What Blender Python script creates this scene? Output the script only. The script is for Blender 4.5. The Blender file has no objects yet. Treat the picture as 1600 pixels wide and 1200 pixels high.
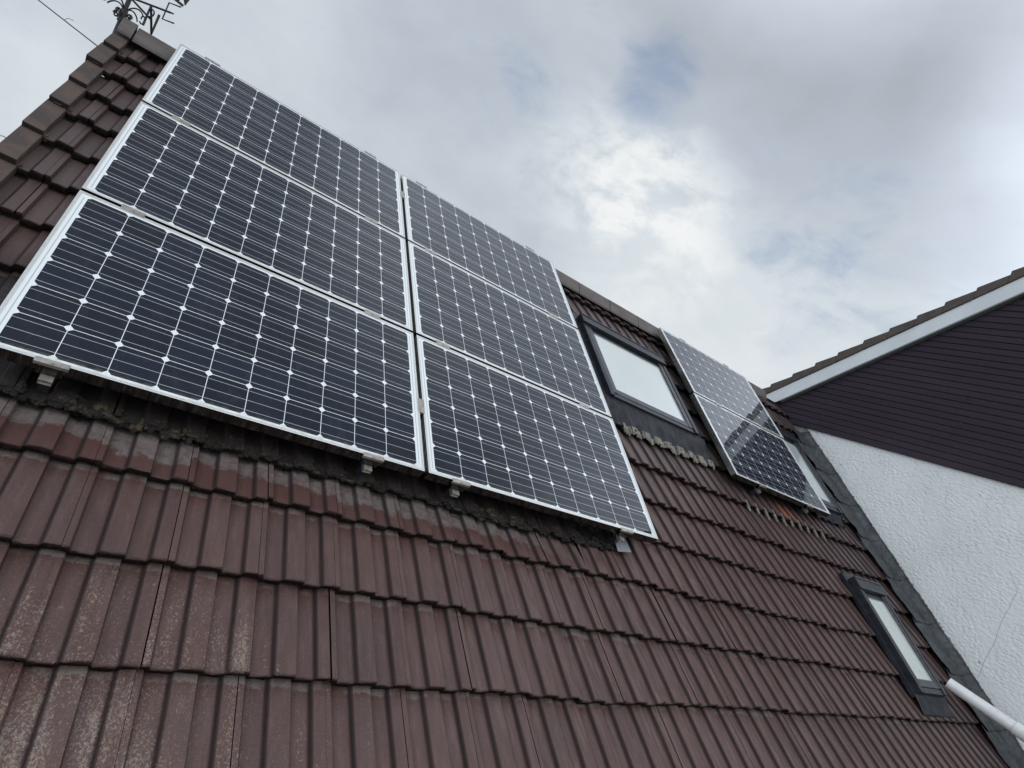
import bpy, math, random
import numpy as np
from mathutils import Matrix, Vector
random.seed(7)
rng = np.random.default_rng(11)
S = bpy.context.scene
COL = S.collection
R = math.radians

# ------------------------------------------------------------------ frame of the roof
PITCH = R(36.85); CP, SP = math.cos(PITCH), math.sin(PITCH)
H0 = 4.5                                   # height of the roof reference point above the ground
def W(u, v, n=0.0):                        # along the ridge, up the slope, out of the slope -> world
    return Vector((u, CP*v - SP*n, SP*v + CP*n + H0))

# ------------------------------------------------------------------ camera
cam = bpy.data.cameras.new('camera'); cam.sensor_width = 36.0; cam.lens = 20.80
cam.clip_start = 0.05; cam.clip_end = 5000
co = bpy.data.objects.new('camera', cam); COL.objects.link(co)
co.matrix_world = Matrix(((0.78053, -0.32875, -0.5317, 0.33162),
                          (-0.49631, 0.19125, -0.84682, -2.48647),
                          (0.38008, 0.92485, -0.01388, 0.48103 + H0), (0, 0, 0, 1)))
S.camera = co

# ------------------------------------------------------------------ node helper
class NT:
    def __init__(s, tree): s.t = tree; s.n = tree.nodes; s.l = tree.links
    def new(s, typ, **kw):
        x = s.n.new(typ)
        for k, v in kw.items(): setattr(x, k, v)
        return x
    def put(s, sock, v):
        if hasattr(v, 'is_output'): s.l.new(v, sock)
        elif v is not None:
            if isinstance(v, (tuple, list)) and len(v) == 3 and sock.type == 'RGBA': v = (*v, 1)
            sock.default_value = v
    def m(s, op, a, b=None, c=None, clamp=False):
        x = s.new('ShaderNodeMath', operation=op, use_clamp=clamp)
        for i, v in enumerate((a, b, c)):
            if v is not None: s.put(x.inputs[i], v)
        return x.outputs[0]
    def vm(s, op, a, b=None):
        x = s.new('ShaderNodeVectorMath', operation=op)
        s.put(x.inputs[0], a)
        if b is not None: s.put(x.inputs[1], b)
        return x
    def mix(s, f, a, b, blend='MIX'):
        x = s.new('ShaderNodeMix', data_type='RGBA', blend_type=blend)
        s.put(x.inputs[0], f); s.put(x.inputs[6], a); s.put(x.inputs[7], b)
        return x.outputs[2]
    def sm(s, v, lo, hi, a=0.0, b=1.0):
        x = s.new('ShaderNodeMapRange', interpolation_type='SMOOTHSTEP')
        s.put(x.inputs[0], v); s.put(x.inputs[1], lo); s.put(x.inputs[2], hi); s.put(x.inputs[3], a); s.put(x.inputs[4], b)
        return x.outputs[0]
    def noise(s, vec, scale, detail=4, rough=.55, dist=0.0, scl=None):
        if scl is not None: vec = s.vm('MULTIPLY', vec, scl).outputs[0]
        x = s.new('ShaderNodeTexNoise'); s.put(x.inputs['Vector'], vec); s.put(x.inputs['Scale'], scale)
        s.put(x.inputs['Detail'], detail); s.put(x.inputs['Roughness'], rough); s.put(x.inputs['Distortion'], dist)
        return x.outputs['Fac']
    def obj(s): return s.new('ShaderNodeTexCoord').outputs['Object']
    def sep(s, v):
        x = s.new('ShaderNodeSeparateXYZ'); s.put(x.inputs[0], v); return x.outputs
    def bump(s, h, strength=.4, dist=.01):
        x = s.new('ShaderNodeBump'); s.put(x.inputs['Height'], h); x.inputs['Strength'].default_value = strength
        x.inputs['Distance'].default_value = dist; return x.outputs[0]

def material(name, fn):
    mt = bpy.data.materials.new(name); mt.use_nodes = True
    t = NT(mt.node_tree); t.n.clear()
    out = t.new('ShaderNodeOutputMaterial'); b = t.new('ShaderNodeBsdfPrincipled')
    t.l.new(b.outputs[0], out.inputs[0])
    def setp(**kw):
        for k, v in kw.items(): t.put(b.inputs[k.replace('_', ' ')], v)
    fn(t, setp)
    return mt

# ------------------------------------------------------------------ sky (world)
world = bpy.data.worlds.new('World'); S.world = world; world.use_nodes = True
t = NT(world.node_tree); t.n.clear()
SUN_EL, SUN_AZ = R(48), R(152)             # behind the photographer's right shoulder, veiled by cloud
d = t.new('ShaderNodeTexCoord').outputs['Generated']
dx, dy, dz = t.sep(d)
sky = t.new('ShaderNodeTexSky', sky_type='NISHITA'); sky.sun_disc = False
sky.sun_elevation = SUN_EL; sky.sun_rotation = SUN_AZ
sky.dust_density = 2.0
t.l.new(d, sky.inputs[0])
def blob(dirn, inner, outer):
    dn = Vector(dirn).normalized()
    x = t.vm('DOT_PRODUCT', t.vm('NORMALIZE', d).outputs[0], tuple(dn)).outputs['Value']
    return t.sm(x, math.cos(R(outer)), math.cos(R(inner)))
cv = t.vm('MULTIPLY', t.vm('NORMALIZE', d).outputs[0], (1.0, 1.0, 1.55)).outputs[0]
def cn(off, scale, detail, rough, dist=0.0): return t.m('SUBTRACT', t.noise(t.vm('ADD', cv, off).outputs[0], scale, detail, rough, dist), .5)
nA = cn((0, 0, 0), 2.3, 6, .52, .25); nB = cn((3.1, 7.7, 1.2), 6.0, 6, .55, .4); nC = cn((9.1, 2.3, 4.2), 1.2, 3, .5); nD = cn((5.5, 1.3, 8.2), 15, 5, .6, .3)
mul = lambda a, b: t.m('MULTIPLY', a, b)
add = lambda *a: a[0] if len(a) == 1 else t.m('ADD', a[0], add(*a[1:]))
swath = add(mul(blob((.50, .77, .40), 0, 8), .30), mul(blob((.46, .82, .345), 0, 7), .16), mul(blob((.555, .74, .375), 0, 8), .30), mul(blob((.61, .72, .33), 0, 10), .30))
crisp = t.sm(add(mul(nB, 1.3), mul(nD, 1.0)), -.22, .26)
bright = add(mul(swath, add(.10, mul(crisp, .72))), mul(blob((.74, .64, .22), 0, 22), .40),
             mul(blob((-.21, .975, .06), 0, 10), .30), mul(blob((-.05, .97, .24), 0, 14), .12))
dark = add(mul(blob((.66, .46, .60), 2, 22), .20), mul(blob((.20, .86, .46), 1, 12), .10), mul(blob((.66, .62, .42), 1, 9), .10))
val = add(.40, bright, mul(dark, -1.0), mul(nA, .58), mul(nB, .33), mul(nC, .22), mul(nD, .08))
ramp = t.new('ShaderNodeValToRGB'); t.put(ramp.inputs[0], val)
cr = ramp.color_ramp
cr.elements[0].position = .0; cr.elements[0].color = (.36, .392, .445, 1)
cr.elements[1].position = 1.0; cr.elements[1].color = (.885, .905, .905, 1)
e = cr.elements.new(.35); e.color = (.50, .55, .62, 1)
e = cr.elements.new(.65); e.color = (.675, .73, .775, 1)
blue = t.mix(.5, t.vm('MULTIPLY', sky.outputs[0], (.085, .085, .085)).outputs[0], (.32, .45, .70))
gap = add(mul(blob((.485, .715, .502), .2, 5.2), .92), mul(blob((.30, .845, .44), .3, 7), .36), mul(blob((.80, .50, .33), 1, 14), .42), mul(blob((-.24, .955, .17), 1, 8), .30))
nE = cn((2.2, 6.1, 3.3), 9, 7, .62, .8)
gapn = add(gap, mul(nB, 1.4), mul(nE, 1.1), mul(nD, .5), mul(nA, -.4))
gapf = mul(t.sm(gapn, .15, 1.1), .72)
skyc = t.mix(gapf, ramp.outputs[0], blue)
# unseen sky patches added: brighter behind left to light the wall and roof,
# brighter at right and high up for panel reflections, darker at the zenith
lf = mul(blob((-.70, -.62, .36), 15, 75), 1.7)
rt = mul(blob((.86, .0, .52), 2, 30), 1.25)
zen = mul(blob((.10, .22, .97), 10, 48), -.48)
hi = mul(blob((.42, .42, .80), 5, 21), .95)
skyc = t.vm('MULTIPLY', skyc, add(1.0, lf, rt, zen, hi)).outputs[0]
skyc = t.mix(t.sm(dz, .0, -.08), skyc, (.12, .13, .12))
bg = t.new('ShaderNodeBackground'); t.put(bg.inputs[0], skyc); bg.inputs[1].default_value = 1.0
out = t.new('ShaderNodeOutputWorld'); t.l.new(bg.outputs[0], out.inputs[0])

# ------------------------------------------------------------------ sun behind cloud
sl = bpy.data.lights.new('sun', 'SUN'); sl.energy = .8; sl.angle = R(30); sl.color = (1, .96, .9)
so = bpy.data.objects.new('sun', sl); COL.objects.link(so)
sd = Vector((math.sin(SUN_AZ)*math.cos(SUN_EL), math.cos(SUN_AZ)*math.cos(SUN_EL), math.sin(SUN_EL)))
so.rotation_euler = sd.to_track_quat('Z', 'Y').to_euler(); so.location = sd*60
S.view_settings.view_transform = 'Standard'; S.view_settings.look = 'None'
S.view_settings.exposure = 0.0; S.view_settings.gamma = 1.0

# ------------------------------------------------------------------ mesh helpers
class MB:
    def __init__(s): s.v = []; s.f = []; s.c = []; s.mi = []
    def add(s, vs, fs, col=None, mi=0):
        o = len(s.v); s.v += [tuple(p) for p in vs]
        for f in fs: s.f.append(tuple(i+o for i in f)); s.mi.append(mi)
        s.c += [col or (0, 0, 0)]*len(vs)
        return s
    def box(s, x0, x1, y0, y1, z0, z1, col=None, mi=0):
        vs = [(x, y, z) for x in (x0, x1) for y in (y0, y1) for z in (z0, z1)]
        return s.add(vs, [(0, 1, 3, 2), (4, 6, 7, 5), (0, 4, 5, 1), (2, 3, 7, 6), (0, 2, 6, 4), (1, 5, 7, 3)], col, mi)
    def hexa(s, p, col=None):          # 8 points: bottom quad then top quad
        return s.add(p, [(3, 2, 1, 0), (4, 5, 6, 7), (0, 1, 5, 4), (1, 2, 6, 5), (2, 3, 7, 6), (3, 0, 4, 7)], col)
    def prism(s, poly, a, b, axis=0, col=None):   # poly of 2d points extruded along one axis from a to b
        def P(q, h):
            q = list(q); q.insert(axis, h); return q
        k = len(poly); vs = [P(q, a) for q in poly] + [P(q, b) for q in poly]
        fs = [tuple(range(k))[::-1], tuple(range(k, 2*k))] + [(i, (i+1) % k, (i+1) % k+k, i+k) for i in range(k)]
        return s.add(vs, fs, col)
    def tube(s, pts, r, k=10, cap=True, col=None):
        pts = [Vector(p) for p in pts]; n = len(pts); rr = r if isinstance(r, (list, tuple)) else [r]*n
        vs = []; up = None
        for i, p in enumerate(pts):
            tg = (pts[min(i+1, n-1)] - pts[max(i-1, 0)]).normalized()
            if up is None: up = Vector((0, 0, 1)) if abs(tg.z) < .9 else Vector((1, 0, 0))
            a = tg.cross(up).normalized(); b = a.cross(tg).normalized(); up = b
            for j in range(k):
                th = 2*math.pi*j/k; vs.append(p + rr[i]*(math.cos(th)*a + math.sin(th)*b))
        fs = [(i*k+j, i*k+(j+1) % k, (i+1)*k+(j+1) % k, (i+1)*k+j) for i in range(n-1) for j in range(k)]
        if cap: fs += [tuple(range(k)), tuple(range((n-1)*k, n*k))[::-1]]
        return s.add(vs, fs, col)
    def build(s, name, mat, parent=None, smooth=False, bevel=0.0, attr=False):
        me = bpy.data.meshes.new(name); me.from_pydata(s.v, [], s.f)
        for m_ in (mat if isinstance(mat, (list, tuple)) else [mat]): me.materials.append(m_)
        me.polygons.foreach_set('material_index', s.mi)
        if attr:
            ca = me.color_attributes.new('info', 'FLOAT_COLOR', 'POINT')
            ca.data.foreach_set('color', [x for c in s.c for x in (*c, 1.0)])
        me.validate(); me.update()
        bm_fix(me)
        if smooth: me.polygons.foreach_set('use_smooth', [True]*len(me.polygons))
        o = bpy.data.objects.new(name, me); COL.objects.link(o)
        if parent is not None: o.parent = parent
        if bevel:
            bv = o.modifiers.new('bevel', 'BEVEL'); bv.width = bevel; bv.segments = 2; bv.limit_method = 'ANGLE'
        return o
import bmesh
def bm_fix(me):
    bm = bmesh.new(); bm.from_mesh(me); bmesh.ops.recalc_face_normals(bm, faces=bm.faces); bm.to_mesh(me); bm.free()
def tag(o, label=None, cat=None, group=None, kind=None):
    if label: o['label'] = label
    if cat: o['category'] = cat
    if group: o['group'] = group
    if kind: o['kind'] = kind
    return o
def empty(name, loc=(0, 0, 0), rot=(0, 0, 0)):
    o = bpy.data.objects.new(name, None); COL.objects.link(o); o.location = loc; o.rotation_euler = rot
    o.empty_display_size = .1; return o
def on_roof(name, u=0, v=0, n=0): return empty(name, W(u, v, n), (PITCH, 0, 0))
def copy_tree(o, parent=None):
    c = o.copy(); COL.objects.link(c)
    if parent is not None: c.parent = parent
    for ch in list(o.children): copy_tree(ch, c)
    return c

# ------------------------------------------------------------------ materials
def attr(t, name='info'):
    a = t.new('ShaderNodeAttribute'); a.attribute_name = name; return t.sep(a.outputs['Color'])
def f_tile(t, P):
    o = t.obj(); x, y, z = t.sep(o); r, g, b = attr(t)
    n1 = t.noise(o, 3.0, 5, .6); n2 = t.noise(o, 260, 3, .65); n3 = t.noise(o, 22, 6, .68, .3, (1.0, .35, 1.0)); n4 = t.noise(o, 75, 5, .7)
    streak = t.noise(o, 46, 5, .65, 0, (1.0, .055, 1.0))
    c = t.mix(r, (.059, .031, .028), (.090, .049, .045))
    c = t.mix(t.sm(n1, .35, .7), c, (.080, .038, .033))
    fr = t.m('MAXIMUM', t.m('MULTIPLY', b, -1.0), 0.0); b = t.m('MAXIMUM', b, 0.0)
    side = t.sm(x, 1.2, 3.2, .30, .75)
    c = t.mix(t.m('MULTIPLY', t.sm(streak, .45, .70), side), c, (.140, .090, .080))
    c = t.mix(t.m('MULTIPLY', t.sm(streak, .50, .30), t.m('MULTIPLY', side, .6)), c, (.052, .026, .023))
    # upper slope has weathered greyer
    up = t.m('MULTIPLY', t.sm(y, .3, 1.3), .75)
    c = t.mix(up, c, t.mix(r, (.064, .048, .046), (.100, .076, .072)))
    # damp darker patches and fine grain
    c = t.mix(t.m('MULTIPLY', t.sm(n3, .50, .72), .42), c, (.056, .037, .035))
    c = t.mix(t.m('MULTIPLY', t.sm(n4, .50, .72), .25), c, (.125, .080, .071))
    c = t.mix(t.m('MULTIPLY', t.sm(n2, .5, .75), .25), c, (.17, .12, .11))
    c = t.mix(t.m('MULTIPLY', t.sm(n2, .48, .28), .35), c, (.045, .03, .028))
    # grey bloom on the course just below the panels, ending in a wavy tide line
    wv = t.m('ADD', y, t.m('MULTIPLY', t.m('SUBTRACT', t.noise(o, 8, 6, .72, .3), .5), .20))
    wv = t.m('ADD', wv, t.m('MULTIPLY', t.m('SUBTRACT', r, .5), .07))
    bl = t.m('MULTIPLY', t.sm(wv, -.182, -.160), t.m('MULTIPLY', t.sm(y, .02, -.06), t.sm(x, 3.1, 2.0)))
    bl = t.m('MULTIPLY', bl, t.sm(t.noise(o, 34, 6, .75, .3), .30, .62, .25, .95))
    redf = t.m('MULTIPLY', t.m('MULTIPLY', t.sm(y, -.29, -.26), t.sm(y, .05, -.02)), t.sm(x, 3.3, 2.0))
    redf = t.m('MULTIPLY', redf, t.sm(n3, .25, .6, .4, .9))
    c = t.mix(t.m('MULTIPLY', redf, .8), c, (.074, .033, .029))
    c = t.mix(bl, c, t.mix(n4, (.10, .086, .082), (.185, .162, .152)))
    # black algae, dirt and painted panel shade in a ragged band under the panels
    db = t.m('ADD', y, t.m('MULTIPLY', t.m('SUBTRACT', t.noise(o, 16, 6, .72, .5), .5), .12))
    dirt_shade = t.m('MULTIPLY', t.m('MULTIPLY', t.sm(db, -.105, -.070), t.sm(db, .75, .40)), t.sm(x, 3.12, 2.95))
    c = t.mix(t.m('MULTIPLY', dirt_shade, .93), c, t.mix(t.sm(n4, .5, .75), (.010, .009, .008), (.045, .038, .028)))
    # one clean terracotta tile below the panel pair
    tr = t.m('MULTIPLY', t.m('MULTIPLY', t.sm(x, 5.70, 5.74), t.sm(x, 5.96, 5.92)), t.m('MULTIPLY', t.sm(y, .80, .83), t.sm(y, 1.0, .95)))
    c = t.mix(t.m('MULTIPLY', tr, t.sm(n3, .3, .55)), c, (.24, .085, .05))
    # pale lichen crust in strips, mostly on the lowest tiles to the left
    zone = t.m('MULTIPLY', t.sm(y, -.48, -.90), t.sm(x, 1.7, .30))
    strip = t.noise(o, 13, 5, .65, .3, (1.0, .16, 1.0))
    sp = t.noise(o, 150, 6, .85, .0, (1.0, .75, 1.0))
    thr = t.m('ADD', t.m('ADD', t.m('MULTIPLY', t.m('SUBTRACT', strip, .5), 1.3), t.m('MULTIPLY', t.m('SUBTRACT', r, .5), .22)), t.m('MULTIPLY', zone, .20))
    lf = t.m('MULTIPLY', t.sm(t.m('ADD', sp, t.m('MULTIPLY', thr, .34)), .60, .68), t.sm(zone, .0, .25))
    c = t.mix(t.m('MULTIPLY', lf, .64), c, t.mix(t.sm(t.noise(o, 9, 3), .4, .6), (.29, .23, .155), (.30, .265, .235)))
    fm = t.m('MULTIPLY', t.sm(t.m('ADD', fr, t.m('MULTIPLY', t.m('SUBTRACT', n4, .5), 1.6)), .55, .85), t.m('MULTIPLY', t.sm(t.noise(o, 7, 4, .65), .38, .60), t.sm(y, 1.0, -.2)))
    c = t.mix(t.m('MULTIPLY', fm, .75), c, t.mix(n4, (.085, .07, .064), (.22, .195, .175)))
    # dirt and moss film plus painted shade on the rib ramps, patchy
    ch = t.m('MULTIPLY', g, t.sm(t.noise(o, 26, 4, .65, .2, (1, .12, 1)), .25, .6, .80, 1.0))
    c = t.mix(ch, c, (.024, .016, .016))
    # near-black, mottled cut ends of the tiles
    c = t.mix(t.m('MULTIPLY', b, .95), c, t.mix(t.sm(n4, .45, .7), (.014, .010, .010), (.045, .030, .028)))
    rough = t.m('MAXIMUM', t.sm(n3, .3, .7, .30, .50), t.m('MAXIMUM', t.m('MULTIPLY', g, .75), t.m('MULTIPLY', b, .95)))
    spec = t.m('MULTIPLY', .5, t.m('SUBTRACT', 1.0, t.m('MAXIMUM', t.m('MULTIPLY', g, .8), b)))
    h = t.m('ADD', t.m('ADD', t.m('MULTIPLY', n2, .35), t.m('MULTIPLY', n3, .8)), t.m('MULTIPLY', n4, .6))
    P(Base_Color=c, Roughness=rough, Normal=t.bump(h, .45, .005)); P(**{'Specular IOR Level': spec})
M_tile = material('concrete_tile', f_tile)
def f_cap(t, P):
    o = t.obj(); r, g, b = attr(t)
    n = t.noise(o, 6, 6, .65, .4); n2 = t.noise(o, 60, 4, .6)
    c = t.mix(t.sm(n, .35, .68), (.050, .036, .032), (.090, .060, .047))
    c = t.mix(t.m('MULTIPLY', t.sm(n2, .5, .72), .4), c, (.085, .074, .068))
    c = t.mix(t.m('MULTIPLY', t.sm(t.noise(o, 12, 5, .7), .55, .7), .5), c, (.08, .06, .05))
    c = t.mix(b, c, (.030, .024, .022))
    P(Base_Color=c, Roughness=.75, Normal=t.bump(n2, .35, .004))
M_cap = material('weathered_verge', f_cap)
def f_ridge(t, P):
    o = t.obj(); n = t.noise(o, 9, 6, .65, .2, (.4, 1, 1)); n2 = t.noise(o, 80, 3)
    c = t.mix(t.sm(n, .3, .7), (.072, .059, .054), (.112, .097, .090))
    c = t.mix(t.sm(n2, .62, .8), c, (.26, .25, .22))
    P(Base_Color=c, Roughness=.6, Normal=t.bump(n2, .3, .003))
M_ridge = material('ridge_concrete', f_ridge)
def f_dark(t, P): P(Base_Color=(.012, .011, .010), Roughness=.9)
M_dark = material('dark_underlay', f_dark)
def f_alu(t, P):
    o = t.obj(); n = t.noise(o, 14, 5, .7, 0, (1, 1, 1)); g = t.noise(o, 90, 3, .6)
    c = t.mix(t.m('MULTIPLY', t.sm(n, .5, .75), .45), (.70, .71, .70), (.52, .50, .46))
    P(Base_Color=c, Metallic=.55, Roughness=t.sm(g, .3, .7, .26, .42))
M_alu = material('anodised_aluminium', f_alu)
def f_alu_side(t, P):
    o = t.obj(); n = t.noise(o, 20, 5, .7, .2, (1, 6, 1))
    c = t.mix(t.sm(n, .35, .7), (.56, .56, .545), (.34, .325, .30))
    x, y, z = t.sep(o)
    dark_streaks = t.noise(o, 55, 4, .7, 0, (1, .05, .12))
    c = t.mix(t.m('MULTIPLY', t.sm(y, .03, .004), t.sm(dark_streaks, .30, .55, .72, .97)), c, (.040, .034, .028))  # bottom side darkened: dirt streaks and the roof's dark reflection painted in
    P(Base_Color=c, Metallic=.95, Roughness=.20)
M_alu_side = material('weathered_aluminium_side', f_alu_side)
PITCHC = .1585
def f_cells(t, P):
    o = t.obj(); x, y, z = t.sep(o)
    mx, my = (1.663-10*PITCHC)/2, (.996-6*PITCHC)/2
    cx = t.m('DIVIDE', t.m('SUBTRACT', x, mx), PITCHC); cy = t.m('DIVIDE', t.m('SUBTRACT', y, my), PITCHC)
    fx, fy = t.m('FRACT', cx), t.m('FRACT', cy)
    ax = t.m('MULTIPLY', t.m('ABSOLUTE', t.m('SUBTRACT', fx, .5)), PITCHC)
    ay = t.m('MULTIPLY', t.m('ABSOLUTE', t.m('SUBTRACT', fy, .5)), PITCHC)
    lt = lambda a, b: t.m('LESS_THAN', a, b)
    mul = lambda *a: a[0] if len(a) == 1 else t.m('MULTIPLY', a[0], mul(*a[1:]))
    cell = mul(lt(ax, .0779), lt(ay, .0779), lt(t.m('ADD', ax, ay), .1558-.0138),
               t.m('GREATER_THAN', cx, 0.0), lt(cx, 10.0), t.m('GREATER_THAN', cy, 0.0), lt(cy, 6.0))
    by = t.m('MULTIPLY', t.m('ABSOLUTE', t.m('SUBTRACT', t.m('FRACT', t.m('MULTIPLY', fy, 3)), .5)), PITCHC/3)
    bus = mul(lt(by, .00105), lt(ax, .0772))
    rib = mul(t.m('ADD', lt(t.m('ABSOLUTE', t.m('SUBTRACT', x, .0265)), .0022), lt(t.m('ABSOLUTE', t.m('SUBTRACT', x, 1.663-.0265)), .0022), clamp=True),
              t.m('GREATER_THAN', y, .035), lt(y, .961))
    wn = t.new('ShaderNodeTexWhiteNoise', noise_dimensions='3D')
    cb = t.new('ShaderNodeCombineXYZ'); t.put(cb.inputs[0], t.m('FLOOR', cx)); t.put(cb.inputs[1], t.m('FLOOR', cy))
    oi = t.new('ShaderNodeObjectInfo'); t.put(cb.inputs[2], t.m('MULTIPLY', oi.outputs['Random'], 50))
    t.l.new(cb.outputs[0], wn.inputs[0])
    cc = t.mix(wn.outputs['Value'], (.0085, .0115, .019), (.0115, .0165, .030))
    dust = t.m('ADD', t.m('MULTIPLY', t.sm(t.noise(o, 16, 6, .72, .5), .48, .80), .028), t.m('MULTIPLY', t.sm(t.noise(o, 5, 5, .65, 0, (3, .5, 1)), .52, .75), .020))
    cc = t.mix(dust, cc, (.5, .5, .5))
    c = t.mix(cell, (.72, .75, .76), cc)
    c = t.mix(t.m('MULTIPLY', bus, cell), c, (.40, .43, .46))
    c = t.mix(rib, c, (.42, .47, .50))
    edge = t.m('MULTIPLY', t.sm(y, .045, .012), t.sm(t.noise(o, 25, 4, .7), .35, .7))
    c = t.mix(t.m('MULTIPLY', edge, .5), c, (.30, .28, .24))
    P(Base_Color=c, Roughness=.45, IOR=1.3)
    P(**{'Specular IOR Level': .1, 'Coat Weight': 1.0, 'Coat IOR': 1.42, 'Coat Roughness': .018,
         'Sheen Weight': .05, 'Sheen Roughness': .30, 'Sheen Tint': (.80, .88, 1.0, 1)})
M_cells = material('solar_cells_under_glass', f_cells)
def f_steel(t, P):
    o = t.obj(); n = t.noise(o, 30, 5, .65)
    P(Base_Color=t.mix(t.sm(n, .35, .7), (.50, .485, .45), (.32, .30, .265)), Metallic=.7, Roughness=.38)
M_steel = material('clamp_metal', f_steel)
def f_galv(t, P):
    o = t.obj(); n = t.noise(o, 40, 5, .65)
    P(Base_Color=t.mix(n, (.22, .24, .27), (.34, .36, .39)), Metallic=.5, Roughness=.42)
M_galv = material('galvanised_plate', f_galv)
def f_wframe(t, P):
    o = t.obj(); n = t.noise(o, 12, 5, .6); n2 = t.noise(o, 70, 3)
    c = t.mix(t.sm(n, .35, .7), (.018, .020, .026), (.036, .038, .047))
    P(Base_Color=c, Roughness=t.sm(n2, .3, .7, .28, .42), Metallic=.35); P(**{'Specular IOR Level': .5})
M_wframe = material('dark_window_cladding', f_wframe)
def f_sash(t, P):
    o = t.obj(); n = t.noise(o, 14, 5, .6)
    P(Base_Color=t.mix(t.sm(n, .35, .7), (.060, .062, .073), (.098, .10, .113)), Roughness=.34, Metallic=.5)
M_sash = material('grey_sash_cladding', f_sash)
def f_bead(t, P): P(Base_Color=(.20, .235, .22), Roughness=.35)
M_bead = material('glazing_bead', f_bead)
def f_pane(t, P):
    o = t.obj(); n = t.noise(o, 2.5, 4, .5)
    c = t.mix(n, (.50, .54, .52), (.60, .635, .61))
    P(Base_Color=c, Roughness=.12); P(**{'Coat Weight': 1.0, 'Coat IOR': 1.55, 'Coat Roughness': .02})
M_pane = material('skylight_glass', f_pane)
def f_lead(t, P):
    o = t.obj(); n = t.noise(o, 7, 6, .7, .8); n2 = t.noise(o, 28, 5, .7, .5)
    c = t.mix(t.sm(n, .3, .7), (.022, .024, .027), (.078, .083, .087))
    c = t.mix(t.m('MULTIPLY', t.sm(n2, .48, .66), .75), c, (.018, .019, .021))
    c = t.mix(t.m('MULTIPLY', t.sm(t.noise(o, 38, 5, .75, .4), .55, .70), .6), c, (.135, .142, .135))
    P(Base_Color=c, Roughness=.5, Normal=t.bump(t.m('ADD', n, t.m('MULTIPLY', n2, .5)), .5, .012)); P(**{'Specular IOR Level': .4})
M_lead = material('weathered_lead', f_lead)
def f_apron(t, P):
    o = t.obj(); n = t.noise(o, 9, 6, .7, .5)
    c = t.mix(t.sm(n, .35, .7), (.014, .015, .019), (.036, .038, .046))
    P(Base_Color=c, Roughness=.6, Normal=t.bump(n, .4, .01)); P(**{'Specular IOR Level': .25})
M_apron = material('dark_lead_apron', f_apron)
def f_render(t, P):
    o = t.obj(); x, y, z = t.sep(o)
    v = t.new('ShaderNodeTexVoronoi', feature='SMOOTH_F1'); t.put(v.inputs['Vector'], t.vm('MULTIPLY', t.vm('ADD', o, t.vm('MULTIPLY', (.03, .03, .03), t.noise(o, 20, 3)).outputs[0]).outputs[0], (1, 1, 1.5)).outputs[0]); v.inputs['Scale'].default_value = 30
    n1 = t.noise(o, 46, 5, .6, .15, (1, .8, 1.3)); n2 = t.noise(o, 11, 5, .6, .2); n3 = t.noise(o, 1.6, 4, .5); n4 = t.noise(o, 5, 3, .5)
    c = t.mix(t.sm(n3, .35, .7), (.78, .79, .785), (.73, .745, .735))
    c = t.mix(t.m('MULTIPLY', t.sm(n2, .56, .72), .25), c, (.63, .64, .625))
    spots = t.new('ShaderNodeTexVoronoi'); t.put(spots.inputs['Vector'], o); spots.inputs['Scale'].default_value = 7.5
    sp = t.m('MULTIPLY', t.sm(spots.outputs['Distance'], .13, .05), t.sm(t.noise(o, 5, 3), .56, .62))
    c = t.mix(t.m('MULTIPLY', sp, .7), c, (.22, .22, .20))
    # grime above the flashing, with a ragged edge
    dist = t.m('SUBTRACT', z, t.m('ADD', t.m('MULTIPLY', y, math.tan(PITCH)), H0-.052))
    gr = t.m('ADD', dist, t.m('MULTIPLY', t.m('SUBTRACT', t.noise(o, 24, 6, .75, .6), .5), .11))
    c = t.mix(t.sm(gr, .022, .004), c, (.10, .098, .085))
    c = t.mix(t.m('MULTIPLY', t.sm(gr, .20, .01), .25), c, (.47, .47, .445))
    run = t.m('MULTIPLY', t.sm(z, H0+.95, H0+1.54), t.sm(t.noise(o, 9, 4, .6, 0, (1, 1, .07)), .50, .70))
    c = t.mix(t.m('MULTIPLY', run, .30), c, (.50, .50, .475))
    c = t.mix(t.m('MULTIPLY', t.sm(t.noise(o, 3.3, 6, .68, .5), .54, .68), .22), c, (.55, .57, .54))
    h = t.m('SUBTRACT', t.m('MULTIPLY', n1, .45), t.m('MULTIPLY', v.outputs['Distance'], 1.0))
    h = t.m('MULTIPLY', t.m('ADD', h, t.m('MULTIPLY', n2, .8)), t.sm(n4, .35, .65, .5, 1.1))
    P(Base_Color=c, Roughness=.9, Normal=t.bump(h, .55, .016))
M_render = material('rough_white_render', f_render)
def f_clad(t, P):
    o = t.obj(); r, g, b = attr(t); n = t.noise(o, 3, 5, .6, 0, (1, .3, 3)); n2 = t.noise(o, 60, 4, .6, 0, (1, .15, 1))
    c = t.mix(t.sm(n, .3, .7), (.035, .025, .036), (.046, .033, .045))
    c = t.mix(t.m('MULTIPLY', r, .55), c, (.026, .021, .030))
    c = t.mix(t.m('MULTIPLY', t.sm(t.noise(o, 55, 2), .70, .74), .5), c, (.16, .14, .14))
    P(Base_Color=c, Roughness=.5, Normal=t.bump(n2, .15, .002)); P(**{'Specular IOR Level': .12})
M_clad = material('dark_cladding', f_clad)
def f_barge(t, P):
    o = t.obj(); n = t.noise(o, 4, 5, .6, 0, (1, 1, .5)); n2 = t.noise(o, 30, 4, .7)
    c = t.mix(t.sm(n, .35, .7), (.70, .72, .74), (.63, .65, .67))
    c = t.mix(t.m('MULTIPLY', t.sm(n2, .58, .75), .2), c, (.40, .41, .38))
    P(Base_Color=c, Roughness=.35)
M_barge = material('white_plastic_board', f_barge)
def f_trim(t, P): P(Base_Color=(.16, .18, .17), Roughness=.5)
M_trim = material('grey_trim', f_trim)
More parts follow.
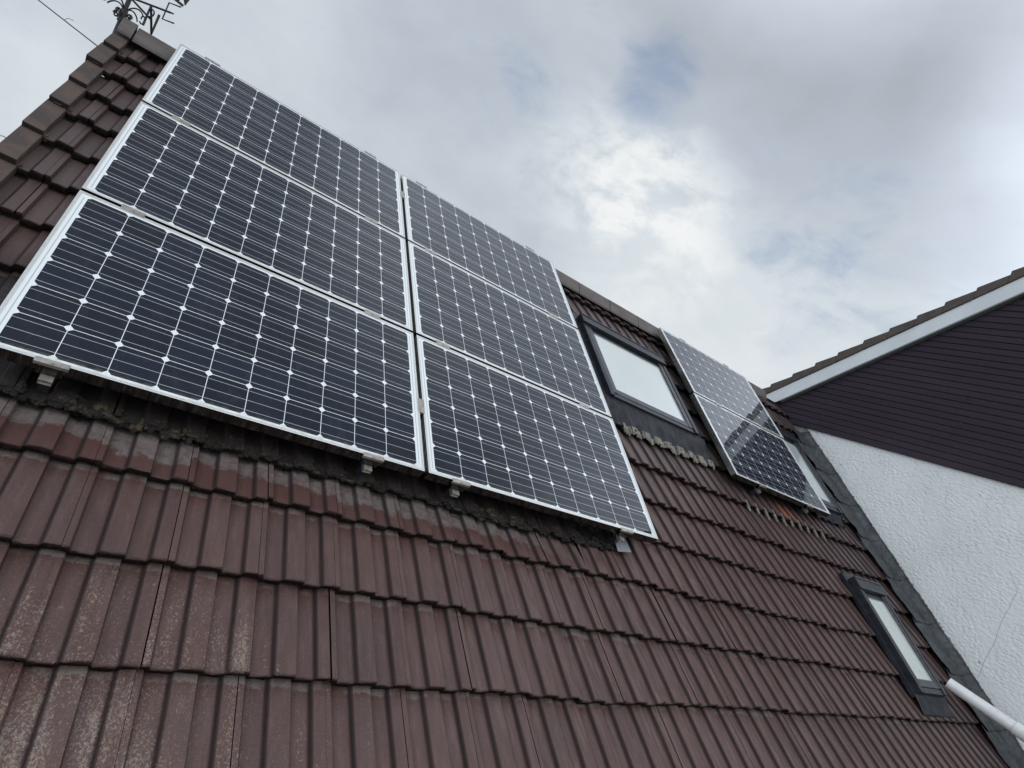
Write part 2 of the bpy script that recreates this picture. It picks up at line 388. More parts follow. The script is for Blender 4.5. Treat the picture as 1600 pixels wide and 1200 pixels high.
def f_ntile(t, P):
    o = t.obj(); r, g, b = attr(t); n = t.noise(o, 8, 6, .7, .4); n2 = t.noise(o, 50, 4, .7)
    c = t.mix(t.sm(n, .35, .68), (.066, .053, .049), (.098, .079, .070))
    c = t.mix(t.m('MULTIPLY', t.sm(n2, .55, .75), .4), c, (.135, .115, .10))
    c = t.mix(t.m('MULTIPLY', r, .4), c, (.11, .075, .062))
    P(Base_Color=c, Roughness=.8, Normal=t.bump(n2, .4, .004))
M_ntile = material('old_brown_tile', f_ntile)
def f_pvc(t, P):
    o = t.obj(); n = t.noise(o, 10, 5, .65, .2); n2 = t.noise(o, 60, 4, .7)
    c = t.mix(t.sm(n, .4, .75), (.74, .73, .72), (.60, .58, .57))
    c = t.mix(t.m('MULTIPLY', t.sm(n2, .6, .75), .35), c, (.42, .39, .36))
    P(Base_Color=c, Roughness=.35)
M_pvc = material('white_pvc', f_pvc)
def f_iron(t, P): P(Base_Color=(.010, .010, .011), Roughness=.55)
M_iron = material('black_iron', f_iron)
def f_cable(t, P): P(Base_Color=(.035, .042, .05), Roughness=.6)
M_cable = material('cable_sheath', f_cable)
def f_pale(t, P): P(Base_Color=(.55, .57, .56), Roughness=.6)
M_palewire = material('pale_wire', f_pale)
def f_mortar(t, P):
    o = t.obj(); n = t.noise(o, 25, 6, .7); n2 = t.noise(o, 90, 4, .7)
    c = t.mix(t.sm(n, .35, .7), (.13, .122, .10), (.25, .24, .205))
    P(Base_Color=c, Roughness=.9, Normal=t.bump(t.m('ADD', n, n2), .6, .008))
M_mortar = material('old_mortar', f_mortar)
def f_moss(t, P):
    o = t.obj(); n = t.noise(o, 22, 5, .7, .4); n2 = t.noise(o, 150, 4, .7)
    x, y, z = t.sep(o)
    zone = t.m('ADD', t.m('MULTIPLY', t.sm(x, .0, .3), t.sm(x, .9, .55)), t.m('MULTIPLY', t.sm(x, 1.95, 2.1), t.sm(x, 2.45, 2.25)), clamp=True)
    c = t.mix(t.m('MULTIPLY', t.sm(n, .45, .62), t.m('ADD', .12, t.m('MULTIPLY', zone, .5))), (.010, .009, .008), (.115, .085, .042))
    c = t.mix(t.m('MULTIPLY', t.sm(n2, .5, .8), .35), c, (.06, .05, .034))
    P(Base_Color=c, Roughness=1.0, Normal=t.bump(t.m('ADD', n2, n), .8, .01))
M_moss = material('dry_moss', f_moss)
def f_grass(t, P):
    o = t.obj(); n = t.noise(o, .6, 6, .7); n2 = t.noise(o, 14, 4, .7)
    c = t.mix(n, (.030, .055, .018), (.060, .085, .030))
    P(Base_Color=t.mix(t.m('MULTIPLY', n2, .5), c, (.09, .08, .04)), Roughness=1.0)
M_grass = material('lawn', f_grass)
def f_star(t, P): P(Base_Color=(.62, .60, .58), Roughness=.9)
M_star = material('broken_plaster', f_star)
def f_black(t, P): P(Base_Color=(.006, .006, .006), Roughness=.8)
M_black = material('slot_shade_black', f_black)

# ------------------------------------------------------------------ ground
g = MB(); g.add([(-900, -900, 0), (900, -900, 0), (900, 900, 0), (-900, 900, 0)], [(0, 1, 2, 3)])
tag(g.build('ground', M_grass), kind='structure')

# ------------------------------------------------------------------ the tiled house
UL, UR = -.355, 7.735
VB = -3.0
house = empty('house'); house.rotation_euler = (0, 0, 0)
tag(house, 'house with a steep brown ribbed concrete tile roof carrying the solar panels', 'house')
CW = .2915; U0 = .380 - 3*CW        # a tile joint lies at u = .38
PROF = [(0.0, 20), (.019, 20), (.0260, 2), (.029, 0), (.052, 0), (.083, 0), (.0890, 1.2), (.0940, 9), (.0995, 18), (.1045, 20),
        (.138, 20), (.1690, 20), (.1745, 2), (.178, 0), (.202, 0), (.2285, 0), (.2345, 1.2), (.2395, 9), (.245, 18), (.2500, 20), (.2895, 20)]
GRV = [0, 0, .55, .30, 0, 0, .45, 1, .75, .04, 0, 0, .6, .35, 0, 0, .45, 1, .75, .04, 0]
NF = -.141
lower = [-3.0, -2.655, -2.31, -1.965, -1.62, -1.275, -.93, -.595, -.27]
left = [-.075, .215, .515, .825, 1.14, 1.455, 1.77, 2.07, 2.385, 2.685, 3.0]
right = [.077, .425, .778, 1.125, 1.47, 1.815, 2.16, 2.51, 2.86, 3.16]
VRIDGE = 3.07
NSEAM = int(round((2.712 - U0)/CW))
tiles = MB()
def tile(u, v0, v1, umax, rnd, du, dv, dn, yaw, first=False):
    rows = [(v0, -.0030, 1.0), (v0+.0025, 0.0, .75), (v0+.010, .0, 0), ((v0+v1)/2, None, 0), (v1-.034, None, 0), (v1-.012, None, -1), (v1+.04, None, -1)]
    G = v1 - v0; P = [(x, h, gv) for (x, h), gv in zip(PROF, GRV) if u+x <= umax+1e-4 and u+x >= UL-.004]
    if len(P) < 2: return
    k = len(P); vs = []; cs = []
    def nn(v): return NF - .050*(v - v0)/max(G, .2) + dn
    for (v, add, bb) in rows:
        for x, h, gv in P:
            chip = 0
            if add is not None and v < v0+.005: chip = rng.normal(0, .0016)
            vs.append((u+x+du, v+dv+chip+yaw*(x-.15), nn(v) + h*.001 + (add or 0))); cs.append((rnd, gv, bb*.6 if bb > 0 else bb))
    # front face, down and slightly back
    for dd, vv in ((-.016, .001), (-.034, .003)):
        for x, h, gv in P:
            vs.append((u+x+du, v0+dv+vv+rng.normal(0, .0012)+yaw*(x-.15), nn(v0)+h*.001-.0030+dd)); cs.append((rnd, gv, 1.0))
    fs = []
    for r_ in range(len(rows)-1):
        for i in range(k-1): fs.append((r_*k+i, r_*k+i+1, (r_+1)*k+i+1, (r_+1)*k+i))
    n5 = len(rows)
    for a, b in ((n5, 0), (n5+1, n5)):
        for i in range(k-1): fs.append((a*k+i, a*k+i+1, b*k+i+1, b*k+i))
    o = len(tiles.v); tiles.v += vs; tiles.c += cs; tiles.f += [tuple(q+o for q in f) for f in fs]; tiles.mi += [0]*len(fs)
ncol = int((UR - U0)/CW) + 1
for j in range(-2, ncol+1):
    u = U0 + j*CW
    seq = lower + (left if j < NSEAM else right)
    for a, b in zip(seq[:-1], seq[1:]):
        if a > VRIDGE-.12: continue
        tile(u, a, min(b, VRIDGE), UR, rng.random(), rng.normal(0, .0012), rng.normal(0, .0042), abs(rng.normal(0, .0020)), rng.normal(0, .009))
class _: pass
def roofpart(mb, name, mat, parent, **kw):          # meshes written in (u, v, n), turned into place
    mb.v = [tuple(W(*p)) for p in mb.v]
    return mb.build(name, mat, parent, **kw)
# the roof mesh keeps (u, v, n) as its own coordinates: its material reads them
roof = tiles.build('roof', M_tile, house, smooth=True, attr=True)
roof.location = W(0, 0, 0); roof.rotation_euler = (PITCH, 0, 0)
es = roof.modifiers.new('edges', 'EDGE_SPLIT'); es.split_angle = R(38)
# deck beneath, rear slope, walls
YR = W(0, VRIDGE, -.16).y; ZR = W(0, VRIDGE, -.16).z
YE, ZE = W(0, VB, -.19).y, W(0, VB, -.19).z
dk = MB(); dk.add([W(UL+.05, VB, -.235), W(UR-.01, VB, -.235), W(UR-.01, VRIDGE, -.235), W(UL+.05, VRIDGE, -.235)], [(0, 1, 2, 3)])
dk.build('roof_deck', M_dark, house)
rs = MB()
rs.add([(UL, YR, ZR+.02), (UR-.01, YR, ZR+.02), (UR-.01, 2*YR-YE, ZE), (UL, 2*YR-YE, ZE),
        (UL, YR, ZR-.05), (UR-.01, YR, ZR-.05), (UR-.01, 2*YR-YE, ZE-.07), (UL, 2*YR-YE, ZE-.07)],
       [(0, 1, 2, 3), (7, 6, 5, 4), (0, 3, 7, 4), (1, 5, 6, 2), (3, 2, 6, 7)])
rs.build('rear_roof', M_ntile, house, attr=True)
wl = MB(); GX = -.26
wl.prism([(YE+.25, 0), (2*YR-YE-.25, 0), (2*YR-YE-.25, ZE-.02), (YR, ZR-.09), (YE+.25, ZE+.08)], GX, UR-.06, 0)
wl.build('wall', M_render, house)
# ridge tiles
ridge_joint = 3.73
us = [ridge_joint + .445*k for k in range(-9, 9)]
us = [-.375, -.285] + [q for q in us if q > -.1 and q < 7.0] + [7.16]
def ridge_piece(a, b, lift=0.0, name='ridge_tile'):
    m = MB(); sag = -.036*max(0, min(1, (1.4-b)/1.4)); A = W(0, 3.075+sag, -.055+lift)
    def prof(e):
        L = []
        for q in range(0, 5): L.append((A.y - (.03 if q == 0 else 0) - e*0, 0))
        return L
    lowf = W(0, 2.925+sag*.6-lift*.3, -.098+lift); th = .016
    bowl = []
    for i in range(17):
        s_ = i/16.0
        y = lowf.y + (2*A.y - 2*lowf.y)*s_
        k = abs(s_-.5)*2
        z = lowf.z + (A.z - lowf.z)*(1-k**1.35) - .012*(1-k)
        bowl.append((y, z))
    outer = bowl; inner = [(y, z-th) for y, z in bowl][::-1]
    poly = outer + inner
    m.prism(poly, a+.004, b-.004, 0)
    o = m.build(name, M_ridge, roof, smooth=False)
    o.matrix_parent_inverse = roof_inv
    return o
bpy.context.view_layer.update()
roof_inv = roof.matrix_world.inverted()
for i, (a, b) in enumerate(zip(us[:-1], us[1:])):
    ridge_piece(a, b, .014 if i == 0 else rng.normal(0, .0015))
# verge caps down the left edge
seq = lower[3:] + left
for a, b in zip(seq[:-1], seq[1:]):
    if a > 2.9: continue
    m = MB(); tilt = rng.normal(0, .004); e = rng.normal(0, .004)
    x0, x1 = UL-.030+e, UL+.056+e; nf = -.100+tilt; nb = -.132
    vv0, vv1 = a+rng.normal(0, .004), min(b+.03, VRIDGE)
    th = .046; nf += .002
    P = [(x0, vv0+.004, nf-th), (x1, vv0+.004, nf-th-.004), (x1, vv1, nb-th), (x0, vv1, nb-th), (x0, vv0, nf), (x1, vv0, nf-.004), (x1, vv1, nb-.004), (x0, vv1, nb)]
    m.hexa(P)
    P2 = [(x0, vv0+.004, nf-.13), (x0+.016, vv0+.004, nf-.13), (x0+.016, vv1, nb-.13), (x0, vv1, nb-.13), (x0, vv0+.004, nf-th), (x0+.016, vv0+.004, nf-th), (x0+.016, vv1, nb-th), (x0, vv1, nb-th)]
    m.hexa(P2)
    m.add([(x0+.003, vv0-.0006, nf-.004), (x1-.003, vv0-.0006, nf-.008), (x1-.003, vv0+.0034, nf-th), (x0+.003, vv0+.0034, nf-th)], [(0, 1, 2, 3)], (0, 0, 1))
    o = m.build('verge_tile', M_cap, roof, bevel=.004, attr=True)
    # mortar bedding between cap and first rib
    q = MB()
    for k in range(5):
        vv = vv0+.006+.009*k; q.box(x1-.002, x1+.006+rng.random()*.012, vv, vv+.0105, nf-.06, nf-.034-rng.random()*.010)
    q.build('mortar_bed', M_cap, roof, attr=True)

# ------------------------------------------------------------------ solar panels
PW, PH, PT = 1.663, .996, .053
def ring(m, x0, x1, y0, y1, wd, z0, z1, lip=None):
    # four mitred bars
    o = [(x0, y0), (x1, y0), (x1, y1), (x0, y1)]; i = [(x0+wd, y0+wd), (x1-wd, y0+wd), (x1-wd, y1-wd), (x0+wd, y1-wd)]
    for k in range(4):
        k2 = (k+1) % 4
        P = [(*o[k], z0), (*o[k2], z0), (*i[k2], z0), (*i[k], z0), (*o[k], z1), (*o[k2], z1), (*i[k2], z1), (*i[k], z1)]
        m.hexa(P)
    return m
def make_panel():
    r = on_roof('solar_panel')
    m = MB(); ring(m, 0, PW, 0, PH, .011, -.0018, 0)
    f = m.build('frame', M_alu, r, bevel=.0008)
    s2 = MB(); ring(s2, .0006, PW-.0006, .0006, PH-.0006, .003, -PT, -.0020)
    for zz in (-.012, -.026): ring(s2, -.0002, PW+.0002, -.0002, PH+.0002, .002, zz-.002, zz)
    ring(s2, .004, PW-.004, .004, PH-.004, .022, -PT, -PT+.002)
    s2.build('frame_side', M_alu_side, f)
    gl = MB(); gl.box(.0035, PW-.0035, .0035, PH-.0035, -.0075, -.0032)
    gl.build('cell_sheet', M_cells, r)
    return r
CP0 = make_panel()
UA, UB = -.0435, 1.642
VR = [-.0215, .9945, 2.0105]
spots = []
big = ['bottom row, left column', '']
info = [
 (UA, VR[0], 0, 'dark solar panel at the lower left of the block, cut by the photo edge'),
 (UA, VR[1], 0, 'dark solar panel left in the middle row of the six panel block'),
 (UA, VR[2], 0, 'dark solar panel at the top left of the block, nearest the weathervane'),
 (UB, VR[0], 0, 'dark solar panel at the lower right of the block, above the loose metal plate'),
 (UB, VR[1], 0, 'solar panel right in the middle row, beside the large roof window'),
 (UB, VR[2], 0, 'greyish solar panel at the top right of the six panel block'),
 (4.866, .9505, -.001, 'lower solar panel of the separate pair, mostly black with dark reflection'),
 (4.878, 1.9590, .004, 'upper solar panel of the separate pair, silvery with sky reflection')]
for i, (u, v, n, lab) in enumerate(info):
    o = CP0 if i == 0 else copy_tree(CP0)
    o.location = W(u, v, n); tag(o, lab, 'solar panel', 'solar panels on the brown roof')

# rails, clamps, hooks
def make_rail(length):
    r = on_roof('mounting_rail')
    m = MB(); w = .020
    m.box(-w, w, 0, length, -.057, -.054); m.box(-w, w, 0, length, -.076, -.073)
    m.box(-w, -w+.003, 0, length, -.073, -.057); m.box(w-.003, w, 0, length, -.073, -.057)
    m.box(-w+.003, w-.003, .002, .004, -.073, -.064); m.box(-w+.003, -.006, .002, .004, -.064, -.057); m.box(.006, w-.003, .002, .004, -.064, -.057)
    m.build('channel', M_steel, r)
    k = MB(); k.box(-.017, .017, .02, .05, -.135, -.0762); k.box(-.017, .017, .02, .20, -.141, -.135)
    k.build('roof_hook', M_wframe, r)
    b = MB(); b.box(-.006, .006, .0045, .02, -.064, -.0572); b.build('slot_shade_block', M_black, r)  # black block fills the open rail end, its shade put into the colour
    return r
rail_u = [.160, 1.356, 1.827, 3.017]
nm = ['under the lower left panel, at the left edge', 'under the left column, near the middle gap', 'under the right column, just right of the middle gap', 'under the right column, above the loose metal plate']
for k, u in enumerate(rail_u):
    r = make_rail(3.09); r.location = W(u, -.060, 0)
    tag(r, 'aluminium mounting rail ' + nm[k], 'mounting rail', 'mounting rails under the panels')
for k, u in enumerate((5.28, 6.12)):
    r = make_rail(2.10); r.location = W(u, .915, 0)
    tag(r, 'aluminium mounting rail under the panel pair, ' + ('left one' if k == 0 else 'right one by the wall'), 'mounting rail', 'mounting rails under the panels')
def make_end_clamp():
    r = on_roof('panel_clamp')
    m = MB(); w = .050
    m.box(-w, w, -.013, .009, .0005, .0035)
    m.box(-w, w, -.013, -.003, -.012, .0003); m.box(-w, w, -.0105, -.003, -.0145, -.0122)
    m.build('clamp_block', M_steel, r, bevel=.0008)
    m = MB(); m.box(-w, w, -.013, -.003, -.026, -.0147); m.box(-w+.010, w-.012, -.013, -.003, -.0535, -.0262); m.build('clamp_foot', M_alu_side, r, bevel=.0008)
    b = MB(); b.tube([(0, -.004, .0036), (0, -.004, .0066)], .006, 6); b.build('bolt', M_steel, r)
    return r
def make_mid_clamp():
    r = on_roof('panel_clamp')
    m = MB(); m.box(-.048, .048, -.017, .017, .0006, .0034); m.box(-.048, .048, -.0085, .0085, -.012, .0004)
    m.build('clamp_block', M_steel, r, bevel=.0008)
    b = MB(); b.tube([(0, 0, .0036), (0, 0, .0066)], .006, 6); b.build('bolt', M_steel, r)
    return r
ec = make_end_clamp(); mc = make_mid_clamp(); first = [True, True]
def place(proto, q, u, v, flip, lab, n=0.0):
    o = proto if first[q] else copy_tree(proto); first[q] = False
    o.location = W(u, v, n)
    o.rotation_euler = (PITCH, 0, 0)
    if flip: o.rotation_euler = (Matrix.Rotation(PITCH, 3, 'X') @ Matrix.Rotation(flip, 3, 'Z')).to_euler()
    tag(o, lab, 'panel clamp', 'metal panel clamps')
pn = ['leftmost', 'second from left', 'third from left', 'rightmost']
for k, u in enumerate(rail_u):
    place(ec, 0, u, VR[0]-.001, 0, 'end clamp under the bottom edge of the six panel block, ' + pn[k])
    place(mc, 1, u, VR[1]-.010, 0, 'flat clamp between bottom and middle panel rows, ' + pn[k])
    place(mc, 1, u, VR[2]-.010, 0, 'flat clamp between middle and top panel rows, ' + pn[k])
    place(ec, 0, u, VR[2]+PH+.001, math.pi, 'end clamp on the top edge of the six panel block, ' + pn[k])
gapu = (UA+PW+UB)/2
place(mc, 1, gapu, .40, math.pi/2, 'upright metal clamp in the vertical gap, low between the bottom row panels')
place(mc, 1, gapu, 2.64, math.pi/2, 'upright metal clamp in the vertical gap, high between the top row panels')
for k, u in enumerate((5.28, 6.12)):
    w_ = ('left', 'right')[k]
    place(ec, 0, u, .9495, 0, 'metal end clamp under the panel pair, %s one' % w_)
    place(mc, 1, u, 1.9525, 0, 'flat metal clamp between the two panels of the pair, %s one' % w_, .003)
    place(ec, 0, u, 1.959+PH+.001, math.pi, 'metal end clamp on top of the panel pair, %s one' % w_, .004)

# ------------------------------------------------------------------ roof windows
def make_window(lab, u, v, w, h, top=-.062, sw=.055):
    r = on_roof('roof_window', u, v, 0); tag(r, lab, 'roof window', 'dark framed roof windows')
    c = MB()        # flashing trays beside and above
    c.box(-.060, 0.004, -.02, h+.07, -.128, -.106); c.box(w-.004, w+.060, -.02, h+.07, -.128, -.106)
    c.box(.004, w-.004, h-.004, h+.09, -.128, -.104)
    c.box(-.060, -.052, -.02, h+.07, -.106, -.097); c.box(w+.052, w+.060, -.02, h+.07, -.106, -.097)
    c.build('flashing', M_wframe, r)
    f = MB()
    f.box(0, .050, 0, h, -.16, top); f.box(w-.050, w, 0, h, -.16, top)
    f.box(.050, w-.050, 0, .045, -.16, top-.012)
    f.box(-.004, w+.004, h-.105, h+.012, -.10, top+.016)
    fo = f.build('frame', M_wframe, r, bevel=.004)
    s_ = MB(); a = .054
    s_.box(a, a+sw, .050, h-.11, -.14, top-.006); s_.box(w-a-sw, w-a, .050, h-.11, -.14, top-.006)
    s_.box(a+sw, w-a-sw, .050, .108, -.14, top-.010)
    s_.box(a+sw, w-a-sw, h-.16, h-.11, -.14, top-.026)
    so2 = s_.build('sash', M_sash, r, bevel=.003)
    hd = MB(); hd.box(.0, w, h-.104, h-.092, top+.0165, top+.021); hd.box(.0, w, h-.002, h+.010, top+.0165, top+.022); hd.build('hood_rib', M_sash, fo)
    x0, x1, y0, y1 = a+sw, w-a-sw, .108, h-.16
    p = MB(); p.box(x0, x1, y0, y1, -.135, top-.022)
    p.build('pane', M_pane, r)
    q = .010
    for (b0, b1, c0, c1) in ((x0, x0+q, y0, y1), (x1-q, x1, y0, y1), (x0+q, x1-q, y0, y0+q), (x0+q, x1-q, y1-q, y1)):
        g = MB(); g.box(b0, b1, c0, c1, top-.0218, top-.0195); g.build('glazing_bead', M_bead, so2)
    return r
def wave(u):                                  # height of the tile profile at u
    x = (u - U0) % CW
    return np.interp(x, [q[0] for q in PROF], [q[1]*.001 for q in PROF])
def apron(parent, pu, pv, u0, u1, vt, vb, n_top, mat, folds=.006, ragged=.014, name='apron', slope=0.0):
    m = MB(); nu = int((u1-u0)/.012); nv = 8
    for j in range(nv+1):
        s_ = j/nv
        for i in range(nu+1):
            uu = u0+(u1-u0)*i/nu
            vbb = vb + slope*(uu-u0) + ragged*math.sin(uu*43+1.3)*.6 + ragged*.5*math.sin(uu*97)
            vv = vt + (vbb-vt)*s_
            base = -.1375 + float(wave(uu))
            n = n_top*(1-s_)**1.5 + base*(1-(1-s_)**1.5) + folds*math.sin(uu*55+vv*9)*s_ + .004*math.sin(uu*120-vv*30)*s_
            m.v.append((uu-pu, vv-pv, n+.003)); m.c.append((0, 0, 0))
    for j in range(nv):
        for i in range(nu):
            m.f.append((j*(nu+1)+i, j*(nu+1)+i+1, (j+1)*(nu+1)+i+1, (j+1)*(nu+1)+i)); m.mi.append(0)
    o = m.build(name, mat, parent, smooth=True)
    so_ = o.modifiers.new('thick', 'SOLIDIFY'); so_.thickness = .003
    return o
w1 = make_window('large dark framed roof window between the six panels and the panel pair', 3.525, 1.388, 1.165, 1.012, -.062)
apron(w1, 3.525, 1.388, 3.43, 4.80, 1.388, 1.115, -.095, M_apron)
w2 = make_window('small narrow roof window low on the roof beside the white pipe', 6.255, -.748, .525, .985, -.050, .030)
apron(w2, 6.255, -.748, 6.20, 6.85, -.745, -.90, -.10, M_apron, folds=.004, ragged=.006)
w3 = make_window('narrow roof window half hidden between the panel pair and the lead flashing', 6.52, 1.14, .585, 1.10, -.055, .035)
apron(w3, 6.52, 1.14, 6.48, 7.12, 1.14, 1.00, -.10, M_apron, folds=.004, ragged=.006)

# pale mortar under the apron and on the tiles below the panel pair
def chip(m, uu, vv, wd, dep):
    n = -.1365 + float(wave(uu))
    m.hexa([(uu, vv-dep, n-.006), (uu+wd, vv-dep+rng.normal(0, .006), n-.006), (uu+wd, vv+.03, n-.01), (uu, vv+.03, n-.01),
            (uu+.001, vv-dep+.006, n+.003), (uu+wd-.001, vv-dep+.006, n+.003), (uu+wd, vv+.03, n+.010), (uu, vv+.03, n+.010)])
mr = on_roof('mortar_strip'); tag(mr, 'crumbling pale mortar strip under the dark apron of the large roof window', 'mortar')
m = MB(); uu = 3.60
while uu < 4.80:
    wd = .012+.010*rng.random(); chip(m, uu, 1.112, wd*1.06, .030+.030*rng.random()*(.5+.5*math.sin(uu*21))); uu += wd
m.build('mortar_crust', M_mortar, mr)
mr = on_roof('mortar_row'); tag(mr, 'row of pale mortar fingers on the tiles below the panel pair', 'mortar')
uu = 5.02
while uu < 6.36:
    k = round((uu-U0)/(CW/2)); uc = U0 + k*CW/2 + .045
    m = MB(); chip(m, uc-.014, .795+rng.normal(0, .006), .022, .075+.02*rng.random()); m.build('mortar_finger', M_mortar, mr); uu += CW/2

# dry moss and debris packed along the tile edge under the panels
ms = MB(); uu = -.31
while uu < 3.04:
    amt = .25 + .75*(math.exp(-((uu-.42)/.28)**2) + math.exp(-((uu-2.15)/.22)**2) + .7*math.exp(-((uu-2.75)/.2)**2) + .35*rng.random())
    r_ = (.005 + .011*rng.random())*min(1.2, .5+amt*.7)
    n = -.158 + float(wave(uu)) + .012*rng.random(); v = -.070 - .022*rng.random()*amt + .05*rng.random()**2
    k = 6; vs = []; ph = rng.random()*6; ex = .8+1.0*rng.random()
    for a in range(5):
        th = math.pi*a/4
        for b in range(k):
            al = 2*math.pi*b/k+ph; rr = r_*(.6+.7*rng.random())
            vs.append((uu+rr*ex*math.sin(th)*math.cos(al), v+rr*1.1*math.sin(th)*math.sin(al), n+rr*.7*math.cos(th)))
    fs = [(a*k+b, a*k+(b+1) % k, (a+1)*k+(b+1) % k, (a+1)*k+b) for a in range(4) for b in range(k)]
    ms.add(vs, fs); uu += .0022 + .004*rng.random()
mo = ms.build('moss', M_moss, None, smooth=True); mo.location = W(0, 0, 0); mo.rotation_euler = (PITCH, 0, 0)
tag(mo, kind='stuff')

# loose plate by the lower right clamp
pr = on_roof('metal_plate', 3.02, -.10, 0)
m = MB(); m.hexa([(0, 0, -.116), (.115, .012, -.108), (.105, .125, -.112), (.01, .13, -.118), (0, 0, -.113), (.115, .012, -.105), (.105, .125, -.109), (.01, .13, -.115)])
m.build('plate', M_galv, pr); 
m = MB(); m.tube([(.02, .10, -.100), (.03, .13, -.090), (.02, .15, -.082)], .010, 8); m.build('bent_lug', M_steel, pr)
tag(pr, 'small loose grey metal plate on the tiles under the lower right panel corner', 'metal plate')

# ------------------------------------------------------------------ lead flashing against the neighbour's wall
UW = 7.75
fl = on_roof('lead_flashing'); tag(fl, 'dark weathered lead flashing strip where the roof meets the white wall', 'flashing')
vs_ = [-1.9, -1.45, -1.0, -.52, -.02, .46, .93, 1.40, 1.86, 2.30, 2.50]
for q, (a, b) in enumerate(zip(vs_[:-1], vs_[1:])):
    m = MB(); nv = 14; nu = 16; lap = .018
    sh = rng.normal(0, .010) + (.07 if q == 9 else 0)
    for j in range(nv+1):
        v = a + (b+.05-a)*j/nv
        el = 7.335 + sh + .010*math.sin(v*13+q) + .006*math.sin(v*37) + .05*max(0, -.9-v)
        for i in range(nu+1):
            s_ = i/nu
            if s_ <= .75:
                k = s_/.75; uu = el + (7.655-el)*k
                n = -.106 + .004*math.sin(v*21+uu*17) + (.012*(1-k)**3)*math.sin(v*9+q*2) - .004*k
            else:
                k = (s_-.75)/.25; uu = 7.655 + .088*k + .006*math.sin(v*16)*(1-k); n = -.110 + .070*k**1.3
            n += lap*.30*(1 - j/nv) + .002*math.sin(v*50+uu*30)
            m.v.append((uu, v, n)); m.c.append((0, 0, 0))
    for j in range(nv):
        for i in range(nu): m.f.append((j*(nu+1)+i, j*(nu+1)+i+1, (j+1)*(nu+1)+i+1, (j+1)*(nu+1)+i)); m.mi.append(0)
    o = m.build('lead_sheet', M_lead, fl, smooth=True)
    so_ = o.modifiers.new('thick', 'SOLIDIFY'); so_.thickness = .0035
m = MB(); prev = None
nn_ = 90
for k in range(nn_):
    v = -1.9 + 4.14*k/nn_; d_ = .006*math.sin(v*11)+.004*math.sin(v*29)
    m.hexa([(7.735, v, -.048+d_), (7.7495, v, -.048+d_), (7.7495, v+4.14/nn_, -.048+d_), (7.735, v+4.14/nn_, -.048+d_), (7.738, v, -.034+d_), (7.7495, v, -.034+d_), (7.7495, v+4.14/nn_, -.034+d_), (7.738, v+4.14/nn_, -.034+d_)])
m.build('top_edge', M_lead, fl)

# ------------------------------------------------------------------ neighbour's house
nb = empty('neighbour_house', (UW, 0, 0)); tag(nb, 'white rendered neighbouring house with dark clad gable and white bargeboard', 'house')
def NB(mb, name, mat, parent=None, **kw):
    mb.v = [(p[0]-UW, p[1], p[2]) for p in mb.v]
    o = mb.build(name, mat, parent or nb, **kw)
    return o
ZS = 1.540 + H0
AY, AZ = .300, 3.955 + H0                     # gable apex (tile top)
SL = .797
def topz(y): return AZ - SL*abs(y - AY)
YB0, YB1 = -3.3, 4.0
m = MB(); m.box(UW, UW+6, YB0, YB1, 0, ZS)
# finer sheet on the face is not needed: the roughness is in the material
m.build
NB(m, 'wall', M_render)
# cladding: two ribs to a board
m = MB(); RIB = .0731; z = ZS - .004; k = 0
while z < AZ - .10:
    zt = z + RIB
    y1 = AY + (AZ - .12 - z)/SL; y0 = 2*AY - y1
    y1 = min(y1, YB1-.01); y0 = max(y0, YB0+.01)
    r0 = rng.random() if k % 2 == 0 else r0
    pr_ = [(UW-.031, z), (UW-.034, z+.003), (UW-.032, zt-.011), (UW-.027, zt-.005), (UW-.024, zt-.0015), (UW-.024, zt), (UW+.01, zt), (UW+.01, z)]
    vs = [(x, y0, zz) for x, zz in pr_] + [(x, y1, zz) for x, zz in pr_]; kk = len(pr_)
    m.add(vs, [tuple(range(kk)), tuple(range(kk, 2*kk))[::-1]] + [(i, (i+1) % kk, (i+1) % kk+kk, i+kk) for i in range(kk)], (r0, 0, 0))
    z = zt; k += 1
cl = NB(m, 'cladding', M_clad, attr=True)
for (yy, zz_) in ((.493, 2.198), (.499, 1.90), (.673, 1.64), (-.9, 2.0), (-1.3, 2.6), (.1, 2.9)):
    k = round((zz_+H0 - ZS)/(2*RIB)); z0 = ZS + k*2*RIB
    jn = MB(); jn.box(UW-.0350, UW-.02, yy-.0012, yy+.0012, z0, z0+2*RIB-.012); NB(jn, 'board_joint', M_black, cl)
m = MB(); m.prism([(YB0+.05, ZS), (YB1-.05, ZS), (YB1-.05, topz(YB1)-.16), (AY, AZ-.16), (YB0+.05, topz(YB0)-.16)], UW+.012, UW+5.9, 0)
NB(m, 'gable_wall', M_render)
# bargeboards
def slope_box(mb, x0, x1, ya, yb, dlo, dhi, col=None):   # vertical offsets below the tile line between two y's on one slope
    P = [(x0, ya, topz(ya)-dlo), (x1, ya, topz(ya)-dlo), (x1, yb, topz(yb)-dlo), (x0, yb, topz(yb)-dlo),
         (x0, ya, topz(ya)-dhi), (x1, ya, topz(ya)-dhi), (x1, yb, topz(yb)-dhi), (x0, yb, topz(yb)-dhi)]
    mb.hexa(P, col)
XB = 7.650
